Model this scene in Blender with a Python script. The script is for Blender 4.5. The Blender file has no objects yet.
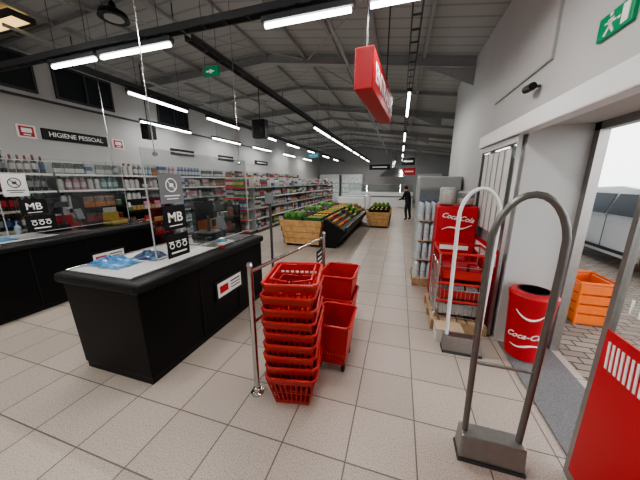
import bpy, bmesh, math, random
from mathutils import Vector, Matrix
random.seed(7)
SC=bpy.context.scene
COL=SC.collection
try: SC.view_settings.look='AgX - Medium High Contrast'
except Exception: pass
# ------------------------------------------------------------------ materials
MATS={}
def M(name,col,rough=.5,metal=0.,emit=0.,var=.06,scale=25.,bump=0.,coat=0.,spec=None):
    if name in MATS: return MATS[name]
    m=bpy.data.materials.new(name); m.use_nodes=True
    nt=m.node_tree; b=nt.nodes['Principled BSDF']
    tc=nt.nodes.new('ShaderNodeTexCoord'); n=nt.nodes.new('ShaderNodeTexNoise')
    n.inputs['Scale'].default_value=scale; n.inputs['Detail'].default_value=4
    nt.links.new(tc.outputs['Object'],n.inputs['Vector'])
    r=nt.nodes.new('ShaderNodeValToRGB')
    c=Vector(col)
    lo=[max(0,x*(1-var)) for x in c]; hi=[min(1,x*(1+var)) for x in c]
    r.color_ramp.elements[0].color=(*lo,1); r.color_ramp.elements[1].color=(*hi,1)
    r.color_ramp.elements[0].position=.3; r.color_ramp.elements[1].position=.7
    nt.links.new(n.outputs['Fac'],r.inputs['Fac'])
    nt.links.new(r.outputs['Color'],b.inputs['Base Color'])
    b.inputs['Roughness'].default_value=rough; b.inputs['Metallic'].default_value=metal
    if spec is not None: b.inputs['Specular IOR Level'].default_value=spec
    if coat: b.inputs['Coat Weight'].default_value=coat
    if emit:
        nt.links.new(r.outputs['Color'],b.inputs['Emission Color']); b.inputs['Emission Strength'].default_value=emit
    if bump:
        bp=nt.nodes.new('ShaderNodeBump'); bp.inputs['Strength'].default_value=bump
        nt.links.new(n.outputs['Fac'],bp.inputs['Height']); nt.links.new(bp.outputs['Normal'],b.inputs['Normal'])
    MATS[name]=m; return m
def glassm(name,tint=(.95,.97,.97),gl=.08):
    m=bpy.data.materials.new(name); m.use_nodes=True; nt=m.node_tree; nt.nodes.clear()
    o=nt.nodes.new('ShaderNodeOutputMaterial'); mx=nt.nodes.new('ShaderNodeMixShader')
    t=nt.nodes.new('ShaderNodeBsdfTransparent'); g=nt.nodes.new('ShaderNodeBsdfGlossy')
    t.inputs['Color'].default_value=(*tint,1); g.inputs['Roughness'].default_value=.03
    mx.inputs['Fac'].default_value=gl
    nt.links.new(t.outputs[0],mx.inputs[1]); nt.links.new(g.outputs[0],mx.inputs[2]); nt.links.new(mx.outputs[0],o.inputs[0])
    return m
def floorm():
    m=bpy.data.materials.new('floor_tiles'); m.use_nodes=True; nt=m.node_tree; b=nt.nodes['Principled BSDF']
    tc=nt.nodes.new('ShaderNodeTexCoord'); mp=nt.nodes.new('ShaderNodeMapping'); mp.inputs['Location'].default_value=(.2,.05,0)
    nt.links.new(tc.outputs['Object'],mp.inputs['Vector'])
    br=nt.nodes.new('ShaderNodeTexBrick'); br.offset=0; br.inputs['Scale'].default_value=1
    br.inputs['Brick Width'].default_value=.4; br.inputs['Row Height'].default_value=.4
    br.inputs['Mortar Size'].default_value=.0045; br.inputs['Mortar Smooth'].default_value=.1
    br.inputs['Color1'].default_value=(.47,.41,.36,1); br.inputs['Color2'].default_value=(.41,.355,.31,1); br.inputs['Mortar'].default_value=(.15,.125,.11,1)
    nt.links.new(mp.outputs[0],br.inputs['Vector'])
    n=nt.nodes.new('ShaderNodeTexNoise'); n.inputs['Scale'].default_value=130; n.inputs['Detail'].default_value=2
    nt.links.new(tc.outputs['Object'],n.inputs['Vector'])
    r=nt.nodes.new('ShaderNodeValToRGB'); r.color_ramp.elements[0].position=.38; r.color_ramp.elements[1].position=.5
    r.color_ramp.elements[0].color=(.6,.58,.56,1); r.color_ramp.elements[1].color=(1,1,1,1)
    nt.links.new(n.outputs['Fac'],r.inputs['Fac'])
    mx=nt.nodes.new('ShaderNodeMixRGB'); mx.blend_type='MULTIPLY'; mx.inputs['Fac'].default_value=.8
    nt.links.new(br.outputs['Color'],mx.inputs[1]); nt.links.new(r.outputs['Color'],mx.inputs[2])
    nt.links.new(mx.outputs[0],b.inputs['Base Color']); b.inputs['Roughness'].default_value=.38
    bp=nt.nodes.new('ShaderNodeBump'); bp.inputs['Strength'].default_value=.25; bp.invert=True; bp.inputs['Distance'].default_value=.003
    nt.links.new(br.outputs['Fac'],bp.inputs['Height']); nt.links.new(bp.outputs['Normal'],b.inputs['Normal'])
    return m
def paverm():
    m=bpy.data.materials.new('paving_stones'); m.use_nodes=True; nt=m.node_tree; b=nt.nodes['Principled BSDF']
    tc=nt.nodes.new('ShaderNodeTexCoord'); br=nt.nodes.new('ShaderNodeTexBrick'); br.inputs['Scale'].default_value=1
    br.inputs['Brick Width'].default_value=.2; br.inputs['Row Height'].default_value=.1; br.inputs['Mortar Size'].default_value=.008
    br.inputs['Color1'].default_value=(.33,.27,.22,1); br.inputs['Color2'].default_value=(.23,.19,.165,1); br.inputs['Mortar'].default_value=(.07,.06,.05,1)
    nt.links.new(tc.outputs['Object'],br.inputs['Vector']); nt.links.new(br.outputs['Color'],b.inputs['Base Color']); b.inputs['Roughness'].default_value=.8
    return m
def ceilm():
    m=bpy.data.materials.new('ribbed_ceiling'); m.use_nodes=True; nt=m.node_tree; b=nt.nodes['Principled BSDF']
    tc=nt.nodes.new('ShaderNodeTexCoord'); w=nt.nodes.new('ShaderNodeTexWave'); w.bands_direction='Y'; w.inputs['Scale'].default_value=1.3
    nt.links.new(tc.outputs['Object'],w.inputs['Vector'])
    r=nt.nodes.new('ShaderNodeValToRGB'); r.color_ramp.elements[0].color=(.30,.31,.31,1); r.color_ramp.elements[1].color=(.42,.43,.42,1)
    r.color_ramp.elements[0].position=.02; r.color_ramp.elements[1].position=.12
    nt.links.new(w.outputs['Fac'],r.inputs['Fac']); nt.links.new(r.outputs['Color'],b.inputs['Base Color']); b.inputs['Roughness'].default_value=.6
    return m
WALL=M('wall_paint',(.50,.505,.50),.7,var=.02,scale=3)
WALLG=M('wall_paint_grey',(.42,.43,.43),.7,var=.02,scale=3)
WHITE=M('white_plastic',(.72,.73,.73),.4,var=.02)
SHELF=M('shelf_metal',(.40,.41,.41),.4,var=.03)
BLACK=M('black_laminate',(.005,.005,.006),.42,var=.2,spec=.22)
BLACKP=M('black_plastic',(.011,.011,.012),.45,var=.1,spec=.3)
DGREY=M('dark_grey_metal',(.07,.075,.08),.45,.4)
BEAM=M('painted_steel',(.36,.37,.37),.5,.1)
CHROME=M('chrome',(.62,.62,.62),.18,1.,var=.02)
STEEL=M('brushed_steel',(.34,.33,.32),.35,.9,var=.05)
RED=M('red_plastic',(.46,.026,.02),.4,var=.05)
REDS=M('red_sign',(.50,.012,.02),.45,var=.03)
WOOD=M('light_wood',(.62,.36,.15),.55,var=.22,scale=9)
PALW=M('pallet_wood',(.38,.26,.15),.8,var=.25,scale=12)
GLASS=glassm('clear_glass'); PLEXI=glassm('acrylic',(.90,.92,.92),.10); PET=M('clear_pet',(.50,.58,.62),.15,var=.15)
TUBE=M('lit_tube',(1,1,1),.5,emit=14,var=0)
GREEN=M('exit_green',(.0,.24,.10),.4,emit=.12,var=.02)
RUB=M('rubber',(.015,.015,.015),.8)
WHT=M('white_print',(.85,.85,.85),.5,var=.01)
GRYS=M('grey_card',(.16,.17,.18),.5,var=.02)
BELT=M('conveyor_belt',(.40,.40,.39),.6,var=.18,scale=90)
CARD=M('cardboard',(.52,.40,.28),.8,var=.08)
SKIN=M('skin',(.55,.33,.24),.5); HAIR=M('hair',(.03,.02,.015),.6); CLOTH=M('black_cloth',(.015,.015,.018),.85); CLOTH2=M('dark_trousers',(.02,.022,.03),.85)
PAPER=M('printed_paper',(.66,.66,.64),.6,var=.03)
# ------------------------------------------------------------------ builder
def wloc(o):
    v=Vector((0,0,0))
    while o: v+=o.location; o=o.parent
    return v
class B:
    def __init__(s): s.bm=bmesh.new()
    def box(s,x0,x1,y0,y1,z0,z1,mi=0,top=None):
        cs=[(x0,y0,z0),(x1,y0,z0),(x1,y1,z0),(x0,y1,z0),(x0,y0,z1),(x1,y0,z1),(x1,y1,z1),(x0,y1,z1)]
        s.hull8(cs,mi)
    def hull8(s,cs,mi=0):
        vs=[s.bm.verts.new(c) for c in cs]
        for f in ((3,2,1,0),(4,5,6,7),(0,1,5,4),(1,2,6,5),(2,3,7,6),(3,0,4,7)):
            s.bm.faces.new([vs[i] for i in f]).material_index=mi
    def tube(s,pts,r,seg=8,mi=0,closed=False,caps=True):
        pts=[Vector(p) for p in pts]; n=len(pts); rings=[]
        rs=r if isinstance(r,(list,tuple)) else [r]*n
        up=None
        for i,p in enumerate(pts):
            if closed: t=(pts[(i+1)%n]-pts[i-1]).normalized()
            else:
                a=pts[max(i-1,0)]; b=pts[min(i+1,n-1)]; t=(b-a).normalized()
            if up is None:
                up=Vector((0,0,1)) if abs(t.z)<.9 else Vector((1,0,0))
            u=(up-t*up.dot(t)).normalized(); v=t.cross(u); up=u
            rings.append([s.bm.verts.new(p+rs[i]*(math.cos(k*2*math.pi/seg)*u+math.sin(k*2*math.pi/seg)*v)) for k in range(seg)])
        m=n if closed else n-1
        for i in range(m):
            A=rings[i]; C=rings[(i+1)%n]
            for k in range(seg):
                s.bm.faces.new((A[k],A[(k+1)%seg],C[(k+1)%seg],C[k])).material_index=mi
        if caps and not closed:
            s.bm.faces.new(rings[0][::-1]).material_index=mi; s.bm.faces.new(rings[-1]).material_index=mi
    def lathe(s,prof,c=(0,0,0),seg=14,mi=None):
        c=Vector(c); rings=[]
        for (r,z) in prof:
            rings.append([s.bm.verts.new(c+Vector((max(r,.0004)*math.cos(k*2*math.pi/seg),max(r,.0004)*math.sin(k*2*math.pi/seg),z))) for k in range(seg)])
        for i in range(len(rings)-1):
            for k in range(seg):
                s.bm.faces.new((rings[i][k],rings[i][(k+1)%seg],rings[i+1][(k+1)%seg],rings[i+1][k])).material_index=(mi[i] if isinstance(mi,(list,tuple)) else (mi or 0))
        s.bm.faces.new(rings[0][::-1]).material_index=(mi[0] if isinstance(mi,(list,tuple)) else (mi or 0))
        s.bm.faces.new(rings[-1]).material_index=(mi[-1] if isinstance(mi,(list,tuple)) else (mi or 0))
    def prism(s,pts,d,mi=0):
        d=Vector(d); a=[s.bm.verts.new(p) for p in pts]; b=[s.bm.verts.new(Vector(p)+d) for p in pts]; n=len(pts)
        s.bm.faces.new(a).material_index=mi; s.bm.faces.new(b[::-1]).material_index=mi
        for i in range(n): s.bm.faces.new((a[i],b[i],b[(i+1)%n],a[(i+1)%n])).material_index=mi
    def obj(s,name,mats,parent=None,loc=None,bevel=0,smooth=False,seg=2,**props):
        if not isinstance(mats,(list,tuple)): mats=[mats]
        bmesh.ops.recalc_face_normals(s.bm,faces=s.bm.faces)
        off=wloc(parent) if parent else Vector(loc or (0,0,0))
        bmesh.ops.translate(s.bm,verts=s.bm.verts,vec=-off)
        me=bpy.data.meshes.new(name); s.bm.to_mesh(me); s.bm.free()
        for m in mats: me.materials.append(m)
        if smooth: 
            for p in me.polygons: p.use_smooth=True
        o=bpy.data.objects.new(name,me); COL.objects.link(o)
        if parent: o.parent=parent
        else: o.location=off
        if bevel:
            md=o.modifiers.new('bevel','BEVEL'); md.width=bevel; md.segments=seg; md.limit_method='ANGLE'
        if smooth and bevel==0:
            md=o.modifiers.new('es','EDGE_SPLIT'); md.split_angle=math.radians(40)
        for k,v in props.items(): o[k]=v
        return o
def root(name,loc,label,category,**p):
    e=bpy.data.objects.new(name,None); e.empty_display_size=.1; e.location=loc; COL.objects.link(e)
    e['label']=label; e['category']=category
    for k,v in p.items(): e[k]=v
    return e
def st(o): o['kind']='structure'; return o
def dup(o,loc=None,rotz=None,parent=None):
    n=o.copy(); COL.objects.link(n)
    if parent: n.parent=parent
    if loc is not None: n.location=loc
    if rotz is not None: n.rotation_euler=(0,0,rotz)
    for c in o.children: dup(c,parent=n)
    return n
def text(body,size,loc,rot,mat,parent,name='lettering',ext=.002,sx=1,shear=0,bold=.012):
    cu=bpy.data.curves.new(name,'FONT'); cu.body=body; cu.size=size; cu.align_x='CENTER'; cu.align_y='CENTER'; cu.extrude=ext; cu.offset=size*bold; cu.shear=shear
    t=bpy.data.objects.new('tmp',cu); COL.objects.link(t)
    dg=bpy.context.evaluated_depsgraph_get(); me=bpy.data.meshes.new_from_object(t.evaluated_get(dg))
    bpy.data.objects.remove(t)
    me.materials.clear(); me.materials.append(mat)
    o=bpy.data.objects.new(name,me); COL.objects.link(o); o.parent=parent
    o.location=Vector(loc)-wloc(parent); o.rotation_euler=[math.radians(a) for a in rot]; o.scale=(sx,1,1)
    return o
PX=(90,0,90); NY=(90,0,0); NX=(90,0,-90)
# ------------------------------------------------------------------ room
XL,XR,YB,YF=-6.5,1.05,21.,-3.
def cz(x): return 4.05-.133*(x+2.7) if x>-2.7 else 4.05+.053*(x+2.7)
WG_=.012
b=B(); b.box(XL,1.57,YF,YB,-.1,0); b.box(1.57,3.5,6.6,YB,-.1,0); st(b.obj('floor',floorm()))
b=B()
for (xa,xb) in ((XL-.1,-2.7),(-2.7,3.6)):
    za,zb=cz(xa),cz(xb)
    b.hull8([(xa,YF,za),(xb,YF,zb),(xb,YB,zb),(xa,YB,za),(xa,YF,za+.1),(xb,YF,zb+.1),(xb,YB,zb+.1),(xa,YB,za+.1)])
st(b.obj('ceiling',ceilm()))
b=B(); b.box(XL-.15,XL,YF,YB,0,3.84); st(b.obj('wall_left',WALL))
b=B(); b.box(XL-.15,3.6,YB,YB+.15,0,4.2); st(b.obj('wall_back',WALLG))
b=B(); b.box(XL-.15,1.6,YF-.15,YF,0,4.2); st(b.obj('wall_front',WALL))
b=B(); b.box(XR,1.57,YF,.45,0,3.54); b.box(XR,1.57,2.8,6.6,0,3.54); b.box(XR,1.57,.45,2.8,2.06,3.54); st(b.obj('wall_right',WALL))
b=B(); b.box(1.57,3.5,6.5,6.6,0,3.45); b.box(3.5,3.6,6.5,YB,0,3.4); st(b.obj('wall_alcove',WALLG))
i=1
def ibeam(b,y,x0,x1,depth,w):
    for (xa,xb) in ((x0,-2.7),(-2.7,x1)):
        za,zb=cz(xa),cz(xb)
        for (d0,d1,ww) in ((.0,.012,w),(.012,depth-.012,.01),(depth-.012,depth,w)):
            b.hull8([(xa,y-ww,za-d1),(xb,y-ww,zb-d1),(xb,y+ww,zb-d1),(xa,y+ww,za-d1),(xa,y-ww,za-d0),(xb,y-ww,zb-d0),(xb,y+ww,zb-d0),(xa,y+ww,za-d0)])
for y in (1.0,5.2,8.8,12.4,16.0,19.6):
    b=B(); ibeam(b,y,XL,3.45 if y>7 else XR,.17,.06)
    b.hull8([(XR-.8,y-.012,cz(XR-.8)-.17),(XR,y-.012,cz(XR)-.42),(XR,y+.012,cz(XR)-.42),(XR-.8,y+.012,cz(XR-.8)-.17),(XR-.8,y-.012,cz(XR-.8)-.14),(XR,y-.012,cz(XR)-.14),(XR,y+.012,cz(XR)-.14),(XR-.8,y+.012,cz(XR-.8)-.14)])
    st(b.obj('trim_%d'%i,BEAM)); i+=1
for y in (3.1,7.0,10.6,14.2,17.8):
    b=B(); ibeam(b,y,XL,3.45 if y>6.6 else XR,.08,.035); st(b.obj('trim_%d'%i,BEAM)); i+=1
for x in (-5.9,-5.1,-4.3,-3.5,-2.7,-1.9,-1.2,-.5,.25):
    b=B(); b.box(x-.022,x+.022,YF,YB,cz(x)-.06,cz(x)-.0); st(b.obj('trim_%d'%i,BEAM)); i+=1
for (p,q) in (((-5.6,5.3),(-1.7,8.7)),((-1.7,5.3),(.9,8.7)),((.9,5.3),(-1.7,8.7)),((-1.7,5.3),(-5.6,8.7)),((.9,1.1),(-1.8,5.1)),((-5.6,1.1),(-1.9,5.1)),((-5.6,8.9),(-1.9,12.3)),((-1.7,8.9),(.9,12.3))):
    b=B(); b.tube([(p[0],p[1],cz(p[0])-.12),((p[0]+q[0])/2,(p[1]+q[1])/2,min(cz(p[0]),cz(q[0]))-.14),(q[0],q[1],cz(q[0])-.12)],.012,6)
    st(b.obj('trim_%d'%i,BEAM)); i+=1
for (x,d,rr) in ((-3.2,.24,.035),(-1.0,.24,.025),(-5.3,.24,.025)):
    r=root('service_pipe',(x,11,cz(x)-d),'long grey service pipe running under the roof','pipe')
    b=B(); b.tube([(x,2.6,cz(x)-d),(x,20.8,cz(x)-d)],rr,10); b.obj('pipe_run',BEAM,r,smooth=True)
    for k in range(5):
        b=B(); yy=3.4+k*3.6; b.tube([(x,yy,cz(x)-d),(x,yy,cz(x)-WG_)],.008,6); b.obj('pipe_hanger',DGREY,r)
WINM=M('dark_window',(.03,.035,.04),.1)
for k,(y0,y1) in enumerate(((2.2,3.4),(3.75,4.75),(6.0,7.0))):
    r=root('window_%d'%(k+1),(XL+.01,(y0+y1)/2,3.2),'dark glazed high interior window with grey frame','window',kind='structure')
    b=B(); b.box(XL+.002,XL+.02,y0,y1,3.2,3.74); b.obj('window_pane',WINM,r)
    b=B()
    for (a0,a1,c0,c1) in ((y0-.04,y1+.04,3.74,3.78),(y0-.04,y1+.04,3.16,3.2),(y0-.04,y0,3.2,3.74),(y1,y1+.04,3.2,3.74),((y0+y1)/2-.02,(y0+y1)/2+.02,3.2,3.74)):
        b.box(XL+.002,XL+.04,a0,a1,c0,c1)
    b.obj('window_frame',DGREY,r)
b=B(); b.box(XL,XL+.03,1.6,12,3.05,3.09); st(b.obj('trim_60',DGREY))
# ---- entrance
b=B(); b.box(.95,1.05,-.4,3.95,2.0,2.14); st(b.obj('trim_61',WHITE,bevel=.01))
b=B()
for (y0,y1,z0,z1) in ((.4,.47,0,2.06),(2.735,2.8,0,2.06),(.4,2.8,2.0,2.06)): b.box(1.50,1.57,y0,y1,z0,z1)
st(b.obj('trim_62',STEEL))
b=B(); b.box(1.06,1.50,.48,2.73,0.0,.01); b.obj('entrance_mat',M('mat_grey',(.16,.16,.165),.9,var=.3,scale=140,bump=.3),loc=(1.3,1.6,0),label='dark grey ribbed entrance mat lying in the doorway',category='mat')
def leaf(name,y0,y1,near):
    r=root(name,(1.0,(y0+y1)/2,0),'sliding glass door leaf with red film below and printed strips','door',kind='structure')
    b=B(); b.box(.994,1.004,y0+.03,y1-.03,.06,1.94); b.obj('glass_pane',GLASS,r)
    b=B()
    for (a0,a1,c0,c1) in ((y0,y1,0.01,.06),(y0,y1,1.94,2.0),(y0,y0+.03,.06,1.94),(y1-.03,y1,.06,1.94)): b.box(.985,1.015,a0,a1,c0,c1)
    b.obj('door_frame',STEEL,r)
    b=B(); b.box(.985,.993,y0+.03,y1-.03,.06,.92); b.obj('red_film',REDS,r)
    b=B(); yy=y0+.07
    while yy<y1-.08:
        b.hull8([(.982,yy,.74),(.985,yy,.74),(.985,yy+.012,.74),(.982,yy+.012,.74),(.982,yy+.012,.87),(.985,yy+.012,.87),(.985,yy+.024,.87),(.982,yy+.024,.87)]); yy+=.026
    b.obj('printed_stripes',WHT,r)
    if near: text('112',.09,(.985,1.3,1.07),NX,WHT,r)
    return r
leaf('door_1',.45,1.46,True); l2=leaf('door_2',2.82,3.9,False)
for k in range(5):
    b=B(); b.box(.985,.99,2.95+k*.17,3.08+k*.17,1.05,1.9); b.obj('notice_sheet',PAPER,l2)
r=root('exit_sign',(1.04,1.97,2.43),'small green emergency exit sign with white running figure','sign')
b=B(); b.box(1.03,1.05,1.84,2.09,2.37,2.49); b.obj('sign_panel',[GREEN],r,bevel=.004)
b=B(); Y=1.99
b.box(1.026,1.03,Y-.008,Y+.012,2.465,2.482)
b.prism([(1.026,Y-.02,2.455),(1.026,Y+.02,2.45),(1.026,Y+.01,2.42),(1.026,Y-.01,2.42)],(.004,0,0))
b.prism([(1.026,Y-.01,2.42),(1.026,Y+.008,2.42),(1.026,Y+.04,2.385),(1.026,Y+.03,2.378)],(.004,0,0))
b.prism([(1.026,Y-.01,2.42),(1.026,Y+.008,2.42),(1.026,Y-.025,2.378),(1.026,Y-.035,2.385)],(.004,0,0))
b.prism([(1.026,Y+.04,2.445),(1.026,Y+.045,2.437),(1.026,Y-.035,2.428),(1.026,Y-.04,2.438)],(.004,0,0))
b.box(1.026,1.03,1.865,1.91,2.385,2.475); b.box(1.026,1.03,1.92,1.94,2.425,2.435)
b.obj('exit_pictogram',WHT,r)
b=B(); b.box(1.03,1.05,2.6,3.85,2.5,2.52); b.box(1.03,1.05,2.6,2.62,2.52,3.2); st(b.obj('trim_63',WALLG))
r=root('security_camera',(.99,2.75,2.34),'small dark wall mounted security camera','camera')
b=B(); b.tube([(1.05,2.75,2.36),(.98,2.75,2.36)],.012); b.obj('mount_arm',DGREY,r)
b=B(); b.tube([(.98,2.83,2.36),(.98,2.7,2.35)],.03,12); b.obj('camera_body',BLACKP,r)
# ------------------------------------------------------------------ outdoors
b=B(); b.box(1.57,30,-10,6.5,-.1,-.01); b.box(3.6,30,6.5,30,-.1,-.01); b.obj('pavement',paverm(),label='brick paved forecourt outside the door',category='ground',kind='structure')
CARW=M('car_white',(.80,.81,.82),.25,var=.01,coat=.6)
def car(loc):
    r=root('car',loc,'white hatchback car parked on the paving outside','car')
    x,y,z=loc
    prof=[(-2,.24),(-2.02,.65),(-1.95,.85),(-1.25,.95),(-.75,1.42),(.2,1.52),(1.2,1.47),(1.75,1.15),(2.0,1.0),(2.02,.28),(1.62,.22),(1.55,.5),(1.25,.68),(.95,.5),(.88,.2),(-.88,.2),(-.95,.5),(-1.25,.68),(-1.55,.5),(-1.62,.22)]
    b=B(); n=len(prof)
    def xo(zz): return .85 if zz<1.0 else .85-.22*(zz-1.0)/.5
    L=[b.bm.verts.new((x-xo(pz),y+py,z+pz)) for py,pz in prof]; R=[b.bm.verts.new((x+xo(pz),y+py,z+pz)) for py,pz in prof]
    b.bm.faces.new(L); b.bm.faces.new(R[::-1])
    for k in range(n): b.bm.faces.new((L[k],R[k],R[(k+1)%n],L[(k+1)%n]))
    bmesh.ops.triangulate(b.bm,faces=[f for f in b.bm.faces if len(f.verts)>4])
    b.obj('car_body',CARW,r,bevel=.02)
    CG=M('car_glass',(.05,.065,.08),.08)
    for s in (-1,1):
        for (ya,yb,yc,yd) in ((-1.05,.0,.0,-.65),(.08,.95,.95,.08),(1.03,1.55,1.25,1.03)):
            b=B(); b.prism([(x+s*.862,y+ya,.97),(x+s*.862,y+yb,.97),(x+s*(.862-.13),y+yc,1.36),(x+s*(.862-.13),y+yd,1.36)],(s*.014,0,0)); b.obj('side_window',CG,r)
        for yy in (-1.25,1.25):
            b=B(); b.tube([(x+s*.86,y+yy,.31),(x+s*.66,y+yy,.31)],.31,24); b.obj('wheel',RUB,r)
            b=B(); b.tube([(x+s*.87,y+yy,.31),(x+s*.7,y+yy,.31)],.19,16); b.obj('wheel_rim',STEEL,r)
    for a in (-.15,.8):
        b=B(); b.box(x-.88,x-.85,y+a,y+a+.14,.84,.865); b.obj('door_handle',CARW,r)
    for a in (.03,.97,-.95):
        b=B(); b.box(x-.856,x-.85,y+a,y+a+.012,.3,.95); b.obj('door_seam',DGREY,r)
    b=B(); b.box(x-.862,x-.85,y-.85,y+.85,.26,.32); b.obj('sill_trim',DGREY,r)
    b=B(); b.box(x-1.0,x-.86,y-.98,y-.88,.94,1.06); b.obj('wing_mirror',CARW,r,bevel=.02)
car((4.85,6.5,-.01))
ORA=M('orange_plastic',(.80,.17,.02),.5)
x,y=2.17,3.6
r=root('plastic_crate',(x,y,0),'orange plastic slatted crate on the paving outside','crate')
b=B()
for k in range(4):
    z0=.02+k*.12; z1=z0+.095; e0=.13+.012*k; e1=e0+.01
    t=.012
    b.box(x-e1,x+e1,y-e1-.06,y-e1-.06+t,z0,z1); b.box(x-e1,x+e1,y+e1+.06-t,y+e1+.06,z0,z1)
    b.box(x-e1,x-e1+t,y-e1-.06,y+e1+.06,z0,z1); b.box(x+e1-t,x+e1,y-e1-.06,y+e1+.06,z0,z1)
b.box(x-.13,x+.13,y-.19,y+.19,-.005,.02)
b.box(x-.12,x+.12,y-.17,y+.17,.0,.40)
b.obj('crate_body',ORA,r,bevel=.003)
b=B(); b.tube([(x-.175,y-.235,.50),(x+.175,y-.235,.50),(x+.175,y+.235,.50),(x-.175,y+.235,.50)],.017,closed=True); b.obj('crate_rim',ORA,r)
for sx in(-1,1):
    for sy in(-1,1): 
        b=B(); b.tube([(x+sx*.145,y+sy*.20,-.01),(x+sx*.175,y+sy*.235,.50)],.016); b.obj('corner_post',ORA,r)
# ------------------------------------------------------------------ lights
LK=.62
def fixture(p0,p1,E=22,lab='slim suspended fluorescent tube fixture, lit'):
    p0=Vector(p0); p1=Vector(p1); c=(p0+p1)/2
    r=root('fluorescent_light',c,lab,'ceiling light',group='suspended fluorescent lights')
    d=(p1-p0); L=d.length; ax=abs(d.x)>abs(d.y)
    b=B()
    if ax: b.box(p0.x,p1.x,c.y-.035,c.y+.035,c.z,c.z+.05)
    else: b.box(c.x-.035,c.x+.035,p0.y,p1.y,c.z,c.z+.05)
    b.obj('fixture_housing',DGREY,r,bevel=.006)
    b=B(); u=d.normalized()*.03; b.tube([p0+u-Vector((0,0,.02)),p1-u-Vector((0,0,.02))],.02,10); b.obj('lit_tube',TUBE,r,smooth=True)
    for t in (.15,.85):
        b=B(); q=p0+d*t; b.tube([(q.x,q.y,q.z+.05),(q.x,q.y,cz(q.x)-WG_)],.003,5); b.obj('suspension_wire',DGREY,r)
    la=bpy.data.lights.new('lamp','AREA'); la.shape='RECTANGLE'; la.size=L-.08; la.size_y=.05; la.energy=E*LK; la.color=(1,.965,.92)
    lo=bpy.data.objects.new('light_source',la); COL.objects.link(lo); lo.parent=r; lo.location=(0,0,-.045)
    if not ax: lo.rotation_euler=(0,0,math.pi/2)
ZL=3.0
for (a,c) in ((-4.25,-3.45),(-3.4,-2.35),(-1.3,-.45),(-.35,.1)): fixture((a,2.45,ZL),(c,2.45,ZL),23)
for y0 in (3.4,5.2,7.4,9.6,12,14.5,17): fixture((-4.26,y0,ZL),(-4.26,y0+1.25,ZL),24)
for y0 in (5.0,7.5,10,13,16): fixture((-6.0,y0,ZL),(-6.0,y0+1.6,ZL),12)
for y0 in (6.9,8.8,10.8,13,15.5,18): fixture((-2.27,y0,ZL),(-2.27,y0+1.7,ZL),25)
for y0 in (4.75,8.5,11.5,15,18): fixture((.05,y0,ZL),(.05,y0+1.6,ZL),29)
for (x,y) in ((-4.2,-1.5),(-2.2,-1.5),(-.5,-1.5),(-2.2,.3),(-.4,.5),(-4.2,.5)): fixture((x,y,ZL+.3),(x,y+1.2,ZL+.3),28)
def track(x0,x1,y0,y1,z):
    b=B()
    if x1-x0>y1-y0:
        b.box(x0,x1,y0-.05,y0-.035,z,z+.06); b.box(x0,x1,y0+.035,y0+.05,z,z+.06)
        k=x0
        while k<x1: b.box(k,k+.02,y0-.05,y0+.05,z,z+.012); k+=.25
    else:
        b.box(x0-.05,x0-.035,y0,y1,z,z+.06); b.box(x0+.035,x0+.05,y0,y1,z,z+.06)
        k=y0
        while k<y1: b.box(x0-.05,x0+.05,k,k+.02,z,z+.012); k+=.25
    b.obj('cable_tray',DGREY,loc=((x0+x1)/2,(y0+y1)/2,z),label='dark metal cable tray suspended above the lights',category='cable tray')
track(XL+.05,1.0,2.45,2.45,ZL+.07); track(-2.27,-2.27,2.6,20.5,ZL+.07); track(-4.26,-4.26,2.6,20.5,ZL+.07); track(.05,.05,2.6,20.5,ZL+.07)
r=root('pendant_lamp',(-3.6,2.85,3.55),'round black industrial pendant lamp under the ceiling','lamp')
b=B(); b.lathe([(.03,3.78),(.05,3.72),(.15,3.66),(.17,3.6),(.16,3.6),(.06,3.62)],(-3.6,2.85,0),24); b.obj('lamp_shade',BLACKP,r,smooth=True)
b=B(); b.tube([(-3.6,2.85,3.77),(-3.6,2.85,3.99)],.01); b.obj('lamp_rod',DGREY,r)
b=B(); b.lathe([(.10,3.61),(.11,3.6),(.02,3.59)],(-3.6,2.85,0),20); b.obj('lamp_diffuser',M('diffuser',(.5,.5,.5),.4),r)
r=root('ceiling_panel_light',(-5.5,2.8,3.85),'warm lit rectangular ceiling panel light','ceiling light')
b=B(); b.box(-5.95,-5.2,2.66,2.86,3.80,3.84); b.obj('lit_diffuser',M('warm_lit',(1,.66,.26),.5,emit=1.5,var=.05),r)
b=B(); b.box(-5.99,-5.16,2.62,2.66,3.79,3.86); b.box(-5.99,-5.16,2.86,2.90,3.79,3.86); b.box(-5.99,-5.95,2.66,2.86,3.79,3.86); b.box(-5.2,-5.16,2.66,2.86,3.79,3.86);b.obj('panel_frame',DGREY,r)
r=root('hanging_exit_sign',(-2.6,3.36,3.0),'small green hanging emergency exit sign','sign')
b=B(); b.box(-2.72,-2.48,3.35,3.37,3.02,3.14); b.obj('sign_panel',GREEN,r)
b=B(); b.prism([(-2.62,3.346,3.05),(-2.54,3.346,3.08),(-2.62,3.346,3.11)],(0,.003,0)); b.box(-2.68,-2.62,3.346,3.349,3.07,3.09); b.obj('exit_pictogram',WHT,r)
for xx in (-2.7,-2.5):
    b=B(); b.tube([(xx,3.36,3.14),(xx,3.36,cz(xx)-WG_)],.003,5); b.obj('suspension_wire',DGREY,r)
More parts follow.
